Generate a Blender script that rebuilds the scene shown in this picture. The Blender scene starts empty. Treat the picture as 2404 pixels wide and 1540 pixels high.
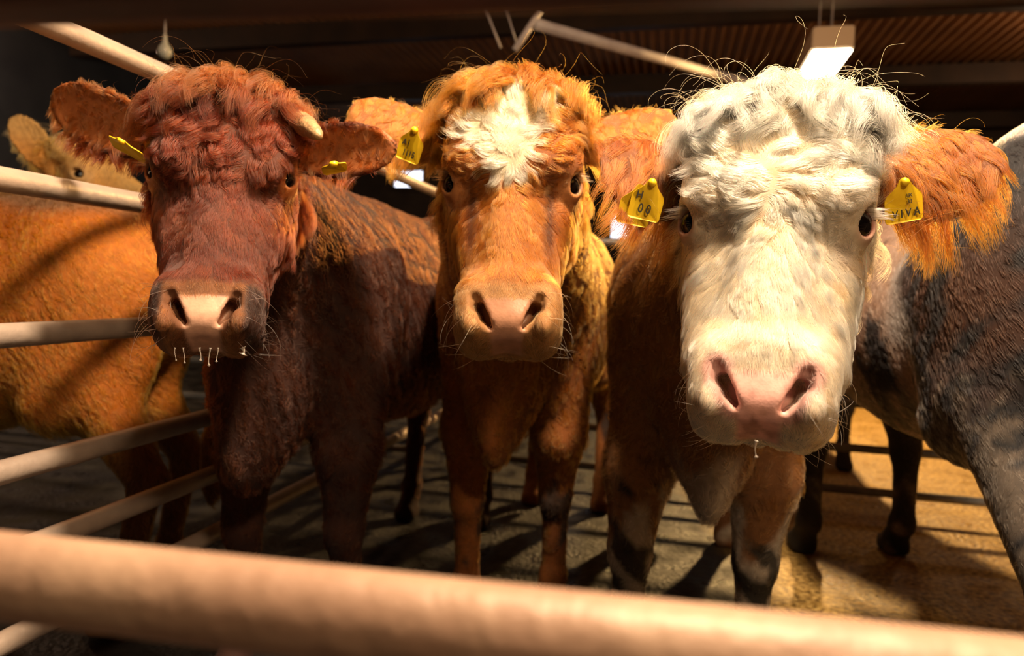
import bpy, bmesh, math, random
import numpy as np
from mathutils import Vector, Matrix, kdtree
PI = math.pi
rng = np.random.default_rng(7)
random.seed(7)
SC = bpy.context.scene
COL = SC.collection
QUICK = False

# ------------------------------------------------------------------ camera, world, light, exposure
FPX = 24.0 / 36.0 * 2404
CAM_H = 1.0
cam_d = bpy.data.cameras.new('camera'); cam = bpy.data.objects.new('camera', cam_d); COL.objects.link(cam)
cam_d.lens = 24.0; cam_d.sensor_width = 36.0; cam_d.clip_start = 0.02
CAM_M = Matrix.Translation((0, 0, CAM_H)) @ Matrix.Rotation(math.radians(90 - 3.3), 4, 'X') @ Matrix.Rotation(0.035, 4, 'Z')
cam.matrix_world = CAM_M
cam_d.dof.use_dof = True; cam_d.dof.focus_distance = 0.98; cam_d.dof.aperture_fstop = 3.2
SC.camera = cam
SC.view_settings.view_transform = 'Standard'; SC.view_settings.look = 'None'
SC.view_settings.exposure = 0.0; SC.view_settings.gamma = 1.0; SC.view_settings.use_curve_mapping = False

w = bpy.data.worlds.new('world'); SC.world = w; w.use_nodes = True
w.node_tree.nodes['Background'].inputs[0].default_value = (0.30, 0.42, 0.60, 1)
w.node_tree.nodes['Background'].inputs[1].default_value = 0.006

def point_light(name, loc, target, a, b, power, color):
    d = bpy.data.lights.new(name, 'POINT'); d.shadow_soft_size = .12; d.energy = power; d.color = color
    o = bpy.data.objects.new(name, d); COL.objects.link(o); o.location = loc; return o
def area_light(name, loc, target, size, size_y, power, color):
    d = bpy.data.lights.new(name, 'AREA'); d.shape = 'RECTANGLE'; d.size = size; d.size_y = size_y
    d.energy = power; d.color = color
    o = bpy.data.objects.new(name, d); COL.objects.link(o); o.location = loc
    o.rotation_euler = (Vector(target) - Vector(loc)).to_track_quat('-Z', 'Y').to_euler()
    return o

area_light('key_lamp_light', (0.46, 0.52, 2.95), (0.1, 1.1, 1.1), 0.24, 0.24, 200, (1.0, 0.75, 0.50))
area_light('front_fill_light', (0.75, -0.85, 2.55), (0.1, 1.1, 1.2), 0.24, 0.24, 36, (1.0, 0.70, 0.42))  # added fill, split off the key to light the faces from the front
area_light('aisle_lamp_light', (3.6, -1.2, 2.1), (-0.9, 1.8, 1.0), 0.14, 0.14, 80, (1.0, 0.46, 0.14))
point_light('roof_rim_fill_a', (-1.6, 3.6, 3.3), (-0.6, 2.0, 1.0), 0.3, 0.3, 20, (1.0, 0.60, 0.30))  # added out of frame to lift the roof and rim the backs
point_light('roof_rim_fill_b', (1.9, 3.4, 3.3), (1.0, 1.6, 1.2), 0.3, 0.3, 26, (1.0, 0.68, 0.40))  # its pair on the right, added for the same roof and rim fill

point_light('far_roof_fill_a', (7.2, 8.4, 3.5), None, 0, 0, 80, (1.0, 0.62, 0.34))  # added beyond the right edge so the roof ribs show
point_light('far_roof_fill_b', (-7.0, 8.0, 3.5), None, 0, 0, 70, (1.0, 0.62, 0.38))  # added beyond the left edge, likewise brightens the roof
SC.cycles.adaptive_threshold = 0.045
SC.cycles.max_bounces = 5; SC.cycles.diffuse_bounces = 2; SC.cycles.glossy_bounces = 3
SC.cycles.transmission_bounces = 4; SC.cycles.transparent_max_bounces = 8
SC.cycles_curves.shape = 'RIBBONS'; SC.cycles_curves.subdivisions = 1

CM = np.array(CAM_M)
def P(px, py, d):
    v = np.array([(px - 1202) / FPX * d, -(py - 770) / FPX * d, -d, 1.0])
    return (CM @ v)[:3]
CMI = np.linalg.inv(CM)
def cam_space(p):
    q = p @ CMI[:3, :3].T + CMI[:3, 3]
    d = -q[:, 2]
    dd = np.maximum(d, 1e-3)
    return 1202 + q[:, 0] / dd * FPX, 770 - q[:, 1] / dd * FPX, d
def unit(v):
    v = np.asarray(v, float)
    return v / (np.linalg.norm(v, axis=-1, keepdims=True) + 1e-9)

# ------------------------------------------------------------------ small helpers
def tag(o, label=None, cat=None, group=None, kind=None):
    if label: o['label'] = label
    if cat: o['category'] = cat
    if group: o['group'] = group
    if kind: o['kind'] = kind
    return o
def empty(name, loc, rz=0.0):
    o = bpy.data.objects.new(name, None); COL.objects.link(o); o.location = loc; o.rotation_euler = (0, 0, rz)
    o.empty_display_size = 0.1
    return o
def link(name, me, mat=None, parent=None, smooth=True):
    o = bpy.data.objects.new(name, me); COL.objects.link(o)
    if mat is not None:
        for m in (mat if isinstance(mat, (list, tuple)) else [mat]): me.materials.append(m)
    if smooth and len(me.polygons): me.polygons.foreach_set('use_smooth', np.ones(len(me.polygons), bool))
    if parent is not None:
        o.parent = parent; o.matrix_parent_inverse = parent_inv(parent)
    return o
def parent_inv(p):
    # inverse of the parent's world matrix, without waiting for a depsgraph update
    m = Matrix.LocRotScale(p.location, p.rotation_euler, p.scale)
    q = p.parent
    if q is not None: m = q_world(q) @ p.matrix_parent_inverse @ m
    return m.inverted()
def q_world(q):
    m = Matrix.LocRotScale(q.location, q.rotation_euler, q.scale)
    return m if q.parent is None else q_world(q.parent) @ q.matrix_parent_inverse @ m
def mesh_from(name, V, F):
    me = bpy.data.meshes.new(name)
    V = np.asarray(V, np.float32); F = np.asarray(F, np.int32)
    k = F.shape[1]
    me.vertices.add(len(V)); me.vertices.foreach_set('co', V.ravel())
    me.loops.add(F.size); me.loops.foreach_set('vertex_index', F.ravel())
    me.polygons.add(len(F)); me.polygons.foreach_set('loop_start', np.arange(0, F.size, k, dtype=np.int32))
    me.update(calc_edges=True); me.validate()
    return me
def bm_mesh(name, bm):
    me = bpy.data.meshes.new(name); bm.to_mesh(me); bm.free(); return me

class NB:
    """tiny node-tree builder"""
    def __init__(s, name):
        s.m = bpy.data.materials.new(name); s.m.use_nodes = True
        s.t = s.m.node_tree; s.t.nodes.clear()
        s.out = s.t.nodes.new('ShaderNodeOutputMaterial')
    def n(s, kind, **kw):
        x = s.t.nodes.new(kind)
        for k, v in kw.items():
            if k.startswith('i_'):
                x.inputs[k[2:].replace('_', ' ')].default_value = v
            else: setattr(x, k, v)
        return x
    def l(s, a, b): s.t.links.new(a, b)
def ramp(nb, fac, stops):
    r = nb.n('ShaderNodeValToRGB'); e = r.color_ramp.elements
    e[0].position, e[0].color = stops[0][0], (*stops[0][1], 1)
    e[1].position, e[1].color = stops[-1][0], (*stops[-1][1], 1)
    for p, c in stops[1:-1]:
        q = e.new(p); q.color = (*c, 1)
    nb.l(fac, r.inputs[0]); return r.outputs[0]
def simple_mat(name, c1, c2=None, rough=0.5, metal=0.0, scale=8, bump=0.0, detail=6, bscale=None, emit=None, spec=0.5, coat=0.0):
    nb = NB(name); b = nb.n('ShaderNodeBsdfPrincipled')
    b.inputs['Roughness'].default_value = rough; b.inputs['Metallic'].default_value = metal
    b.inputs['Specular IOR Level'].default_value = spec; b.inputs['Coat Weight'].default_value = coat
    tc = nb.n('ShaderNodeTexCoord')
    if c2 is not None:
        no = nb.n('ShaderNodeTexNoise'); no.inputs['Scale'].default_value = scale; no.inputs['Detail'].default_value = detail
        nb.l(tc.outputs['Object'], no.inputs['Vector'])
        nb.l(ramp(nb, no.outputs[0], [(0.35, c1), (0.65, c2)]), b.inputs['Base Color'])
    else: b.inputs['Base Color'].default_value = (*c1, 1)
    if bump:
        n2 = nb.n('ShaderNodeTexNoise'); n2.inputs['Scale'].default_value = bscale or scale * 4; n2.inputs['Detail'].default_value = 8
        nb.l(tc.outputs['Object'], n2.inputs['Vector'])
        bu = nb.n('ShaderNodeBump'); bu.inputs['Strength'].default_value = bump; bu.inputs['Distance'].default_value = 0.01
        nb.l(n2.outputs[0], bu.inputs['Height']); nb.l(bu.outputs[0], b.inputs['Normal'])
    if emit:
        b.inputs['Emission Color'].default_value = (*emit[0], 1); b.inputs['Emission Strength'].default_value = emit[1]
    nb.l(b.outputs[0], nb.out.inputs[0]); return nb.m

def fur_mat(name):
    nb = NB(name)
    a = nb.n('ShaderNodeAttribute'); a.attribute_name = 'fcol'
    h = nb.n('ShaderNodeBsdfHairPrincipled'); h.parametrization = 'COLOR'
    nb.l(a.outputs['Color'], h.inputs['Color'])
    h.inputs['Roughness'].default_value = 0.38; h.inputs['Radial Roughness'].default_value = 0.5; h.inputs['IOR'].default_value = 1.42
    h.inputs['Coat'].default_value = 0.0
    nb.l(h.outputs[0], nb.out.inputs[0]); return nb.m
M_FUR = fur_mat('fur')
def skin_mat(name):
    nb = NB(name)
    a = nb.n('ShaderNodeAttribute'); a.attribute_name = 'col'
    wt = nb.n('ShaderNodeAttribute'); wt.attribute_name = 'wet'
    b = nb.n('ShaderNodeBsdfPrincipled')
    tc = nb.n('ShaderNodeTexCoord')
    no = nb.n('ShaderNodeTexNoise'); no.inputs['Scale'].default_value = 60; no.inputs['Detail'].default_value = 6
    nb.l(tc.outputs['Object'], no.inputs['Vector'])
    mx = nb.n('ShaderNodeMix'); mx.data_type = 'RGBA'; mx.blend_type = 'MULTIPLY'; mx.inputs[0].default_value = 1.0
    nb.l(a.outputs['Color'], mx.inputs[6]); nb.l(ramp(nb, no.outputs[0], [(0.3, (0.75,) * 3), (0.7, (1.1,) * 3)]), mx.inputs[7])
    nb.l(mx.outputs[2], b.inputs['Base Color'])
    mr = nb.n('ShaderNodeMapRange'); mr.inputs[3].default_value = 0.85; mr.inputs[4].default_value = 0.34
    nb.l(wt.outputs['Fac'], mr.inputs[0]); nb.l(mr.outputs[0], b.inputs['Roughness'])
    vo = nb.n('ShaderNodeTexVoronoi'); vo.inputs['Scale'].default_value = 260; vo.feature = 'F1'
    nb.l(tc.outputs['Object'], vo.inputs['Vector'])
    bu = nb.n('ShaderNodeBump'); bu.inputs['Strength'].default_value = 0.12; bu.inputs['Distance'].default_value = 0.001
    nb.l(vo.outputs['Distance'], bu.inputs['Height']); nb.l(bu.outputs[0], b.inputs['Normal'])
    b.inputs['Subsurface Weight'].default_value = 0.0
    nb.l(b.outputs[0], nb.out.inputs[0]); return nb.m
M_SKIN = skin_mat('hide')

# ------------------------------------------------------------------ implicit modelling
def smin(a, b, k):
    if k <= 0: return np.minimum(a, b)
    h = np.clip(0.5 + 0.5 * (b - a) / k, 0, 1)
    return b * (1 - h) + a * h - k * h * (1 - h)
def smax(a, b, k): return -smin(-a, -b, k)
def d_ell(p, c, r):
    q = p - np.asarray(c); r = np.asarray(r, float)
    k0 = np.sqrt(((q / r) ** 2).sum(1)); k1 = np.sqrt(((q / (r * r)) ** 2).sum(1)) + 1e-9
    return k0 * (k0 - 1) / k1
def d_cone(p, a, b, ra, rb):
    a = np.asarray(a, float); ba = np.asarray(b, float) - a; pa = p - a
    t = np.clip(pa @ ba / (ba @ ba + 1e-12), 0, 1)
    return np.sqrt(((pa - t[:, None] * ba) ** 2).sum(1)) - (ra + (rb - ra) * t)
def d_box(p, c, h, r):
    q = np.abs(p - np.asarray(c)) - np.asarray(h)
    return np.sqrt((np.maximum(q, 0) ** 2).sum(1)) + np.minimum(q.max(1), 0) - r
def sdf_eval(prims, p):
    d = None
    for pr in prims:
        kind, k = pr[0], pr[-1]
        if kind[0] == 'e': v = d_ell(p, pr[1], pr[2])
        elif kind[0] == 'c': v = d_cone(p, *pr[1:5])
        elif kind[0] == 'b': v = d_box(p, *pr[1:4])
        elif kind[0] == 'f': v = pr[1](p)
        if d is None: d = v
        elif kind[1:] == '-': d = smax(d, -v, k)
        else: d = smin(d, v, k)
    return d
def grad(f, p, e=0.0008):
    g = np.zeros_like(p)
    for k in ((1, -1, -1), (-1, -1, 1), (-1, 1, -1), (1, 1, 1)):
        kk = np.array(k, float); g += kk * f(p + kk * e)[:, None]
    return unit(g)
def polygonize(f, lo, hi, h, proj=2):
    lo = np.asarray(lo, float); hi = np.asarray(hi, float)
    B = 4
    nb = np.ceil((hi - lo) / (h * B)).astype(int) + 1
    ax = [lo[i] + (np.arange(nb[i]) + 0.5) * h * B - h * 0.5 for i in range(3)]
    G = np.stack(np.meshgrid(*ax, indexing='ij'), -1).reshape(-1, 3)
    vc = f(G).reshape(nb)
    act = np.abs(vc) < h * B * 1.7
    V = np.repeat(np.repeat(np.repeat(vc, B, 0), B, 1), B, 2)
    A = np.repeat(np.repeat(np.repeat(act, B, 0), B, 1), B, 2)
    idx = np.argwhere(A)
    pts = lo + idx * h
    out = np.empty(len(pts))
    for s in range(0, len(pts), 400000): out[s:s + 400000] = f(pts[s:s + 400000])
    V[A] = out
    V[V == 0] = 1e-7
    S = V < 0
    # cells
    n = np.array(V.shape) - 1
    cs = np.zeros(n, np.int8)
    for dx in (0, 1):
        for dy in (0, 1):
            for dz in (0, 1): cs += S[dx:dx + n[0], dy:dy + n[1], dz:dz + n[2]]
    cells = (cs > 0) & (cs < 8)
    ci = np.argwhere(cells); vid = -np.ones(n, np.int64); vid[cells] = np.arange(len(ci))
    acc = np.zeros((len(ci), 3)); cnt = np.zeros(len(ci))
    C8 = [(a, b, c) for a in (0, 1) for b in (0, 1) for c in (0, 1)]
    for a in C8:
        for axn in range(3):
            if a[axn]: continue
            b = list(a); b[axn] = 1
            va = V[ci[:, 0] + a[0], ci[:, 1] + a[1], ci[:, 2] + a[2]]; vb = V[ci[:, 0] + b[0], ci[:, 1] + b[1], ci[:, 2] + b[2]]
            m = (va < 0) != (vb < 0)
            t = np.where(m, va / (va - vb + 1e-20), 0)
            p = np.array(a, float) + t[:, None] * (np.array(b) - np.array(a))
            acc += p * m[:, None]; cnt += m
    verts = lo + (ci + acc / cnt[:, None]) * h
    faces = []
    for axn in range(3):
        u, v = (axn + 1) % 3, (axn + 2) % 3
        sl = [slice(None)] * 3; sl2 = [slice(None)] * 3
        sl[axn] = slice(0, -1); sl2[axn] = slice(1, None)
        ch = S[tuple(sl)] != S[tuple(sl2)]
        e = np.argwhere(ch)
        e = e[(e[:, u] > 0) & (e[:, v] > 0) & (e[:, u] < n[u]) & (e[:, v] < n[v])]
        def at(du, dv):
            q = e.copy(); q[:, u] -= du; q[:, v] -= dv
            return vid[q[:, 0], q[:, 1], q[:, 2]]
        q4 = np.stack([at(1, 1), at(0, 1), at(0, 0), at(1, 0)], 1)
        inside = S[e[:, 0], e[:, 1], e[:, 2]]
        q4[~inside] = q4[~inside][:, ::-1]
        faces.append(q4)
    F = np.concatenate(faces)
    F = F[(F >= 0).all(1)]
    for _ in range(proj):
        g = grad(f, verts); d = f(verts)
        verts = verts - g * np.clip(d, -h, h)[:, None] * 0.9
    return verts, F
def cap_bounds(prims, pad=0.03):
    lo = np.full(3, 1e9); hi = -lo
    for pr in prims:
        if pr[0][1:] == '-': continue
        if pr[0][0] == 'e': c, r = np.array(pr[1]), np.array(pr[2]); pts = [c - r, c + r]
        elif pr[0][0] == 'c': pts = [np.array(q) + s * r for q, r in ((pr[1], pr[3]), (pr[2], pr[4])) for s in (-1, 1)]
        elif pr[0][0] == 'b': c, r = np.array(pr[1]), np.array(pr[2]) + pr[3]; pts = [c - r, c + r]
        elif pr[0][0] == 'f': pts = [pr[2], pr[3]]
        for q in pts: lo = np.minimum(lo, q); hi = np.maximum(hi, q)
    return lo - pad, hi + pad
_nk = rng.normal(size=(24, 3)); _np = rng.uniform(0, 2 * PI, 24)
def noise(p, scale, seed=0, n=6):
    i0 = (seed * 5) % 18
    v = np.zeros(len(p))
    for i in range(n):
        j = (i0 + i) % 24
        v += np.sin(p @ (_nk[j] * scale * (1 + 0.3 * i)) + _np[j] + seed)
    return v / n * 1.6
def sstep(a, b, x):
    t = np.clip((x - a) / (b - a), 0, 1); return t * t * (3 - 2 * t)
def lerp(a, b, t):
    a = np.asarray(a, float); b = np.asarray(b, float)
    return a * (1 - t[:, None]) + b * t[:, None]

# ------------------------------------------------------------------ hair strands
def make_strands(name, pts, col, rad, parent, mat, taper=0.75, label=None):
    """pts (N,K,3) world"""
    N, K = pts.shape[:2]
    h = bpy.data.hair_curves.new(name)
    h.add_curves([K] * N)
    h.attributes['position'].data.foreach_set('vector', np.ascontiguousarray(pts, np.float32).ravel())
    ra = h.attributes.get('radius') or h.attributes.new('radius', 'FLOAT', 'POINT')
    s = np.linspace(0, 1, K)
    R = (np.asarray(rad).reshape(-1, 1) * np.ones((N, 1))) * (1 - taper * s ** 1.5)[None]
    ra.data.foreach_set('value', R.astype(np.float32).ravel())
    c = h.attributes.new('fcol', 'FLOAT_COLOR', 'CURVE')
    cc = np.ones((N, 4), np.float32); cc[:, :3] = np.clip(col, 0.002, 0.98)
    c.data.foreach_set('color', cc.ravel())
    h.materials.append(mat)
    o = bpy.data.objects.new(name, h); COL.objects.link(o)
    o.parent = parent; o.matrix_parent_inverse = parent_inv(parent)
    if label: o['label'] = label
    return o
def nearest(roots, guides):
    kd = kdtree.KDTree(len(guides))
    for i, g in enumerate(guides): kd.insert(g, i)
    kd.balance()
    return np.array([kd.find(r)[1] for r in roots], np.int64)
def grow(roots, N, D, length, amp, freq, lift, grav, clump_n, clump_k, jitter=0.25, K=8, seed=1, kphase=0.6):
    r = np.random.default_rng(seed)
    n = len(roots)
    gi = r.choice(n, min(clump_n, n), replace=False)
    near = nearest(roots, roots[gi]); g = gi[near]
    # clump-coherent direction
    gj = unit(D + r.normal(size=D.shape) * jitter)
    Dj = unit(0.30 * unit(D + r.normal(size=D.shape) * jitter * 0.8) + 0.70 * gj[g])
    Dj = unit(Dj - (Dj * N).sum(1, keepdims=True) * N)
    B = np.cross(Dj, N)
    ph = r.uniform(0, 2 * PI, n); ph = ph[g] + r.normal(size=n) * kphase
    fr = (freq * r.uniform(0.75, 1.25, n))[g]
    ln = length * (0.72 + 0.28 * r.uniform(0, 1, n)) * (0.8 + 0.4 * r.uniform(0, 1, n))[g]
    lf = lift * r.uniform(0.6, 1.4, n)[g] * r.uniform(0.8, 1.2, n)
    am = amp * r.uniform(0.5, 1.4, n)[g]
    s = np.linspace(0, 1, K)[None, :, None]
    L = ln[:, None, None]
    path = Dj[:, None] * s + N[:, None] * (lf[:, None, None] * (1.25 * s - 0.75 * s * s))
    path = path + np.array([0, 0, -1.0])[None, None] * (grav[:, None, None] * s ** 2)
    env = s ** 0.9
    a = 2 * PI * fr[:, None, None] * s + ph[:, None, None]
    path = path + am[:, None, None] * env * (np.sin(a) * B[:, None] + 0.55 * (np.cos(a) - 0.3) * N[:, None])
    out = roots[:, None] + L * path
    pull = (roots[g] - roots)
    pull = pull - (pull * N).sum(1, keepdims=True) * N * 0.5
    out = out + pull[:, None] * (clump_k[:, None, None] * s ** 0.8)
    return out, g
def sample_mesh(V, F, n, weight=None, seed=3):
    r = np.random.default_rng(seed)
    T = np.concatenate([F[:, [0, 1, 2]], F[:, [0, 2, 3]]])
    a, b, c = V[T[:, 0]], V[T[:, 1]], V[T[:, 2]]
    ar = 0.5 * np.linalg.norm(np.cross(b - a, c - a), axis=1)
    cen = (a + b + c) / 3
    if weight is not None: ar = ar * weight(cen)
    p = ar / ar.sum()
    i = r.choice(len(T), n, p=p)
    u, v = r.uniform(size=(2, n)); m = u + v > 1; u[m] = 1 - u[m]; v[m] = 1 - v[m]
    return a[i] + u[:, None] * (b - a)[i] + v[:, None] * (c - a)[i]

# ------------------------------------------------------------------ cattle head
class Head:
    def __init__(s, T, N, toward, yaw=0.0, w=1.0, mx=1.0, eye_z=.300, eye_x=.099, ears=(), neck_to=None, nose_w=1.0, bridge=1.0, tuft=1.0):
        T = np.asarray(T, float); N = np.asarray(N, float)
        s.O = N; L = np.linalg.norm(T - N); s.S = L / 0.52
        z = (T - N) / L; c = unit(toward)
        y = -unit(c - (c @ z) * z)                    # +y goes into the head
        x = np.cross(y, z)
        cy, sy = math.cos(yaw), math.sin(yaw)
        y2 = y * cy + x * sy; x2 = np.cross(y2, z)
        s.R = np.stack([x2, y2, z], 1)                # columns
        s.w = w; s.nw = nose_w; s.br = bridge; s.ez = eye_z; s.ex = eye_x; s.mx = mx
        s.core = s.core_prims(); s.ears = []
        for e in ears: s.add_ear(*e)
        nt = s.loc(np.asarray(neck_to)[None])[0] if neck_to is not None else np.array([0, .5, .2])
        a = np.array([0, .19, .36]); dr = unit(nt - a); s.neck_local = (a, a + dr * 0.16)
        s.stub = [('c', a, a + dr * 0.17, .105, .13, .05)]
        s.detail = s.detail_prims()
    def loc(s, p): return (p - s.O) @ s.R / s.S
    def wor(s, q): return q @ s.R.T * s.S + s.O
    def core_prims(s):
        w, nw, br = s.w, s.nw, s.br
        P_ = [('b', (0, .088, .380), (.070 * w, .042, .052), .046, 0)]
        P_.append(('e', (0, .080, .465), (.082 * w, .066, .062), .05))
        P_.append(('e', (0, .050, .375), (.090 * w, .050, .105), .03))
        P_.append(('c', (0, .068, .36), (0, .058 / 1, .10), .060 * br, .046 * br, .03))
        for m in (-1, 1):
            P_.append(('e', (m * .092 * w, .058, s.ez + .034), (.030, .034, .036), .03))
            P_.append(('c', (m * .060 * w, .108, .33), (m * .037 * w * s.mx, .098, .11), .060, .046 * s.mx, .03))
            P_.append(('c', (m * .058 * w, .175, .345), (m * .034, .150, .085), .062, .034, .035))
            P_.append(('e', (m * .080 * w, .160, .285), (.036, .070, .085), .03))
            P_.append(('c', (m * .075 * w, .09, .245), (m * .058 * w, .10, .17), .020, .014, .025))
        P_.append(('b', (0, .078, .060), (.052 * nw, .026, .020), .034, .035))
        for m in (-1, 1):
            P_.append(('e', (m * .060 * nw, .052, .062), (.028, .030, .040), .022))
            P_.append(('e', (m * .050 * nw, .088, .028), (.032, .042, .028), .035))
        P_.append(('e', (0, .045, .055), (.040 * nw, .024, .040), .02))
        return P_
    def detail_prims(s):
        D = []
        base = s.core
        s.nost = []
        for m in (-1, 1):
            pts = [(.031, .020), (.043, .033), (.052, .047), (.056, .062)]
            P3 = []
            for x, z in pts:
                x *= s.nw
                ys = np.linspace(-.05, .12, 240); q = np.stack([np.full(240, m * x), ys, np.full(240, z)], 1)
                d = sdf_eval(base, q); i = np.argmax(d < 0)
                P3.append(np.array([m * x, ys[i] + 0.003, z]))
            rr = [.0055, .0085, .0090, .0075]
            for i in range(3):
                D.append(('c-', P3[i], P3[i + 1], rr[i], rr[i + 1], .007))
            for dy, dx in ((.010, .003), (.020, .006), (.030, .008)):
                sh = np.array([-m * dx, dy, dy * .4])
                for i in range(2): D.append(('c-', P3[i] + sh, P3[i + 1] + sh, rr[i] * 1.05, rr[i + 1] * 1.05, .003))
            D.append(('e', P3[1] + np.array([m * .018, .002, -.012]), (.011, .012, .016), .012))
            s.nost += P3
        # chin and mouth
        D.append(('e', (0, .138, .044), (.044, .038, .036), .008))
        # eyes
        s.eyes = []
        for m in (-1, 1):
            C = np.array([m * (s.ex * s.w), .068, s.ez]); e = unit(np.array([m * .70, -.71, .02]))
            D.append(('e', C, (.0285, .0285, .0300), .016))
            cc = C + e * .024
            D.append(('f-', lambda p, cc=cc, e=e, m=m: s._slit(p, cc, e, m), .006))
            s.eyes.append((C, e))
        return D
    def _slit(s, p, c, e, m):
        q = p - c
        up = unit(np.array([-m * .12, .10, 1.0])); up = unit(up - (up @ e) * e); sd = np.cross(e, up)
        r = np.array([.018, .0220, .0165])
        z = np.stack([q @ e, q @ up, q @ sd], 1)
        return d_ell(z, (0, 0, 0), r)
    def add_ear(s, side, tip, opening, W=.062, cup=5.0, base=None):
        m = side
        B = np.array(base) if base is not None else np.array([m * .100 * s.w, .125, .425])
        tl = s.loc(np.asarray(tip)[None])[0]
        e1 = tl - B; L = np.linalg.norm(e1); e1 = e1 / L
        n = unit(s.R.T @ np.asarray(opening, float)); n = unit(n - (n @ e1) * e1); e2 = np.cross(n, e1)
        ear = dict(B=B, e1=e1, e2=e2, n=n, L=L, W=W, cup=cup, side=m)
        def f(p, ear=ear):
            q = p - ear['B']; u = q @ ear['e1']; v = q @ ear['e2']; wn = q @ ear['n']
            L, W = ear['L'], ear['W']
            t = np.clip(u / L, 0, 1)
            bend = -0.10 * L * t * t                    # the tip curls a little away from the opening
            w0 = ear['cup'] * v * v * (1 - .55 * t) + bend
            th = .0075 * (1 - .45 * t)
            g = 1 / np.sqrt(1 + (2 * ear['cup'] * v) ** 2)
            a = (np.abs(wn - w0) - th) * g
            cu = .56 * L
            uu = (u - cu) / np.where(u > cu, L - cu, cu)
            b = (np.sqrt(uu ** 2 + (v / W) ** 2) - 1) * W * .85
            return smax(a, b, .010)
        rad = L + .05
        s.ears.append(ear); ear['f'] = f
        ear['prims'] = [('f', f, np.minimum(B, tl) - .08, np.maximum(B, tl) + .08, 0), ('c', B - e1 * .02, B + e1 * .045, .034, .022, .02)]
        return ear
    def sdf(s, p):
        d = sdf_eval(s.core + s.stub, p)
        for e in s.ears: d = smin(d, sdf_eval(e['prims'], p), .015)
        for pr in s.detail:
            k = pr[-1]
            v = d_ell(p, pr[1], pr[2]) if pr[0][0] == 'e' else (d_cone(p, *pr[1:5]) if pr[0][0] == 'c' else pr[1](p))
            d = smax(d, -v, k) if pr[0].endswith('-') else smin(d, v, k)
        return d
    def bounds(s):
        lo, hi = cap_bounds(s.core + s.stub, .03)
        for e in s.ears:
            lo = np.minimum(lo, e['prims'][0][2]); hi = np.maximum(hi, e['prims'][0][3])
        return lo, hi
    def ear_id(s, q):
        """0 = head, 1.. = ear index+1; based on distance"""
        r = np.zeros(len(q), int)
        dc = sdf_eval(s.core + s.stub, q)
        for i, e in enumerate(s.ears):
            de = e['f'](q)
            r[(de < dc) & (de < .02)] = i + 1
        return r

# ------------------------------------------------------------------ cattle body, local frame: -y forward, z up, forelegs at y=0
def body_prims(bw=1.0, feet=None, neck_l=None, drop=0.0, hump=0.0, legs='FH', thick=1.0, neckr=(.225, .16)):
    Q = [('e', (0, .30, .90), (.235 * bw, .46, .31), 0)]
    Q.append(('e', (0, .68, .84), (.265 * bw, .46, .29), .10))
    Q.append(('e', (0, 1.08, .98), (.235 * bw, .27, .27), .10))
    Q.append(('c', (0, .05, 1.12), (0, 1.15, 1.15), .10, .09, .12))
    for m in (-1, 1): Q.append(('e', (m * .135 * bw, .05, .93), (.105, .19, .27), .07))
    Q.append(('e', (0, -.14, .80), (.130 * bw, .15, .20), .10))
    Q.append(('e', (0, -.18, .64), (.045, .11, .12), .05))
    f = feet or {}
    def foot(k, d): return f.get(k, d)
    if 'F' in legs:
        for m, k in ((-1, 'fl'), (1, 'fr')):
            x, y = foot(k, (m * .145, 0.0)); t = thick
            Q.append(('c', (m * .12, .04, .80), ((m * .14 + x) / 2, y * .4, .58), .105 * t, .078 * t, .06))
            Q.append(('c', ((m * .14 + x) / 2, y * .4, .58), (x, y - .01, .405), .078 * t, .050 * t, .03))
            Q.append(('e', (x, y - .018, .375), (.050 * t, .050 * t, .062), .02))
            Q.append(('c', (x, y - .005, .345), (x, y + .005, .155), .040 * t, .035 * t, .02))
            Q.append(('e', (x, y, .125), (.044 * t, .046 * t, .045), .02))
            Q.append(('c', (x, y - .01, .105), (x, y - .05, .045), .038 * t, .044 * t, .015))
            Q.append(('b', (x, y - .055, .030), (.026, .030, .012), .017, .010))
    if 'H' in legs:
        for m, k in ((-1, 'hl'), (1, 'hr')):
            x, y = foot(k, (m * .16, 1.22)); t = thick
            Q.append(('e', (m * .13 * bw, 1.10, .86), (.115, .20, .28), .06))
            Q.append(('c', (m * .115 * bw, 1.02, .76), (m * .15 * bw, 1.02, .66), .105, .080, .06))
            Q.append(('c', (m * .14 * bw, 1.12, .72), (x, y + .055, .44), .095 * t, .050 * t, .05))
            Q.append(('e', (x, y + .065, .43), (.042, .052, .055), .02))
            Q.append(('c', (x, y + .045, .40), (x, y, .15), .042 * t, .036 * t, .02))
            Q.append(('e', (x, y, .125), (.044, .046, .045), .02))
            Q.append(('c', (x, y - .01, .105), (x, y - .05, .045), .038 * t, .044 * t, .015))
            Q.append(('b', (x, y - .055, .030), (.026, .030, .012), .017, .010))
        Q.append(('c', (0, 1.33, 1.12), (.02, 1.40, .95), .030, .022, .03))
        Q.append(('c', (.02, 1.40, .95), (.02, 1.41, .55), .022, .020, .01))
        Q.append(('e', (.02, 1.41, .45), (.035, .035, .13), .02))
    if neck_l is not None:
        a = np.array([0, .06, .98]); b = np.array(neck_l)
        Q.append(('c', a, b, neckr[0], neckr[1], .10))
        Q.append(('c', (0, .02, 1.10), b + np.array([0, .04, .06]), .12, .085, .08))
        Q.append(('c', (0, -.16, .66), b + np.array([0, -.02, -.09]), .045, .06, .09))   # dewlap
    return Q

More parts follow.
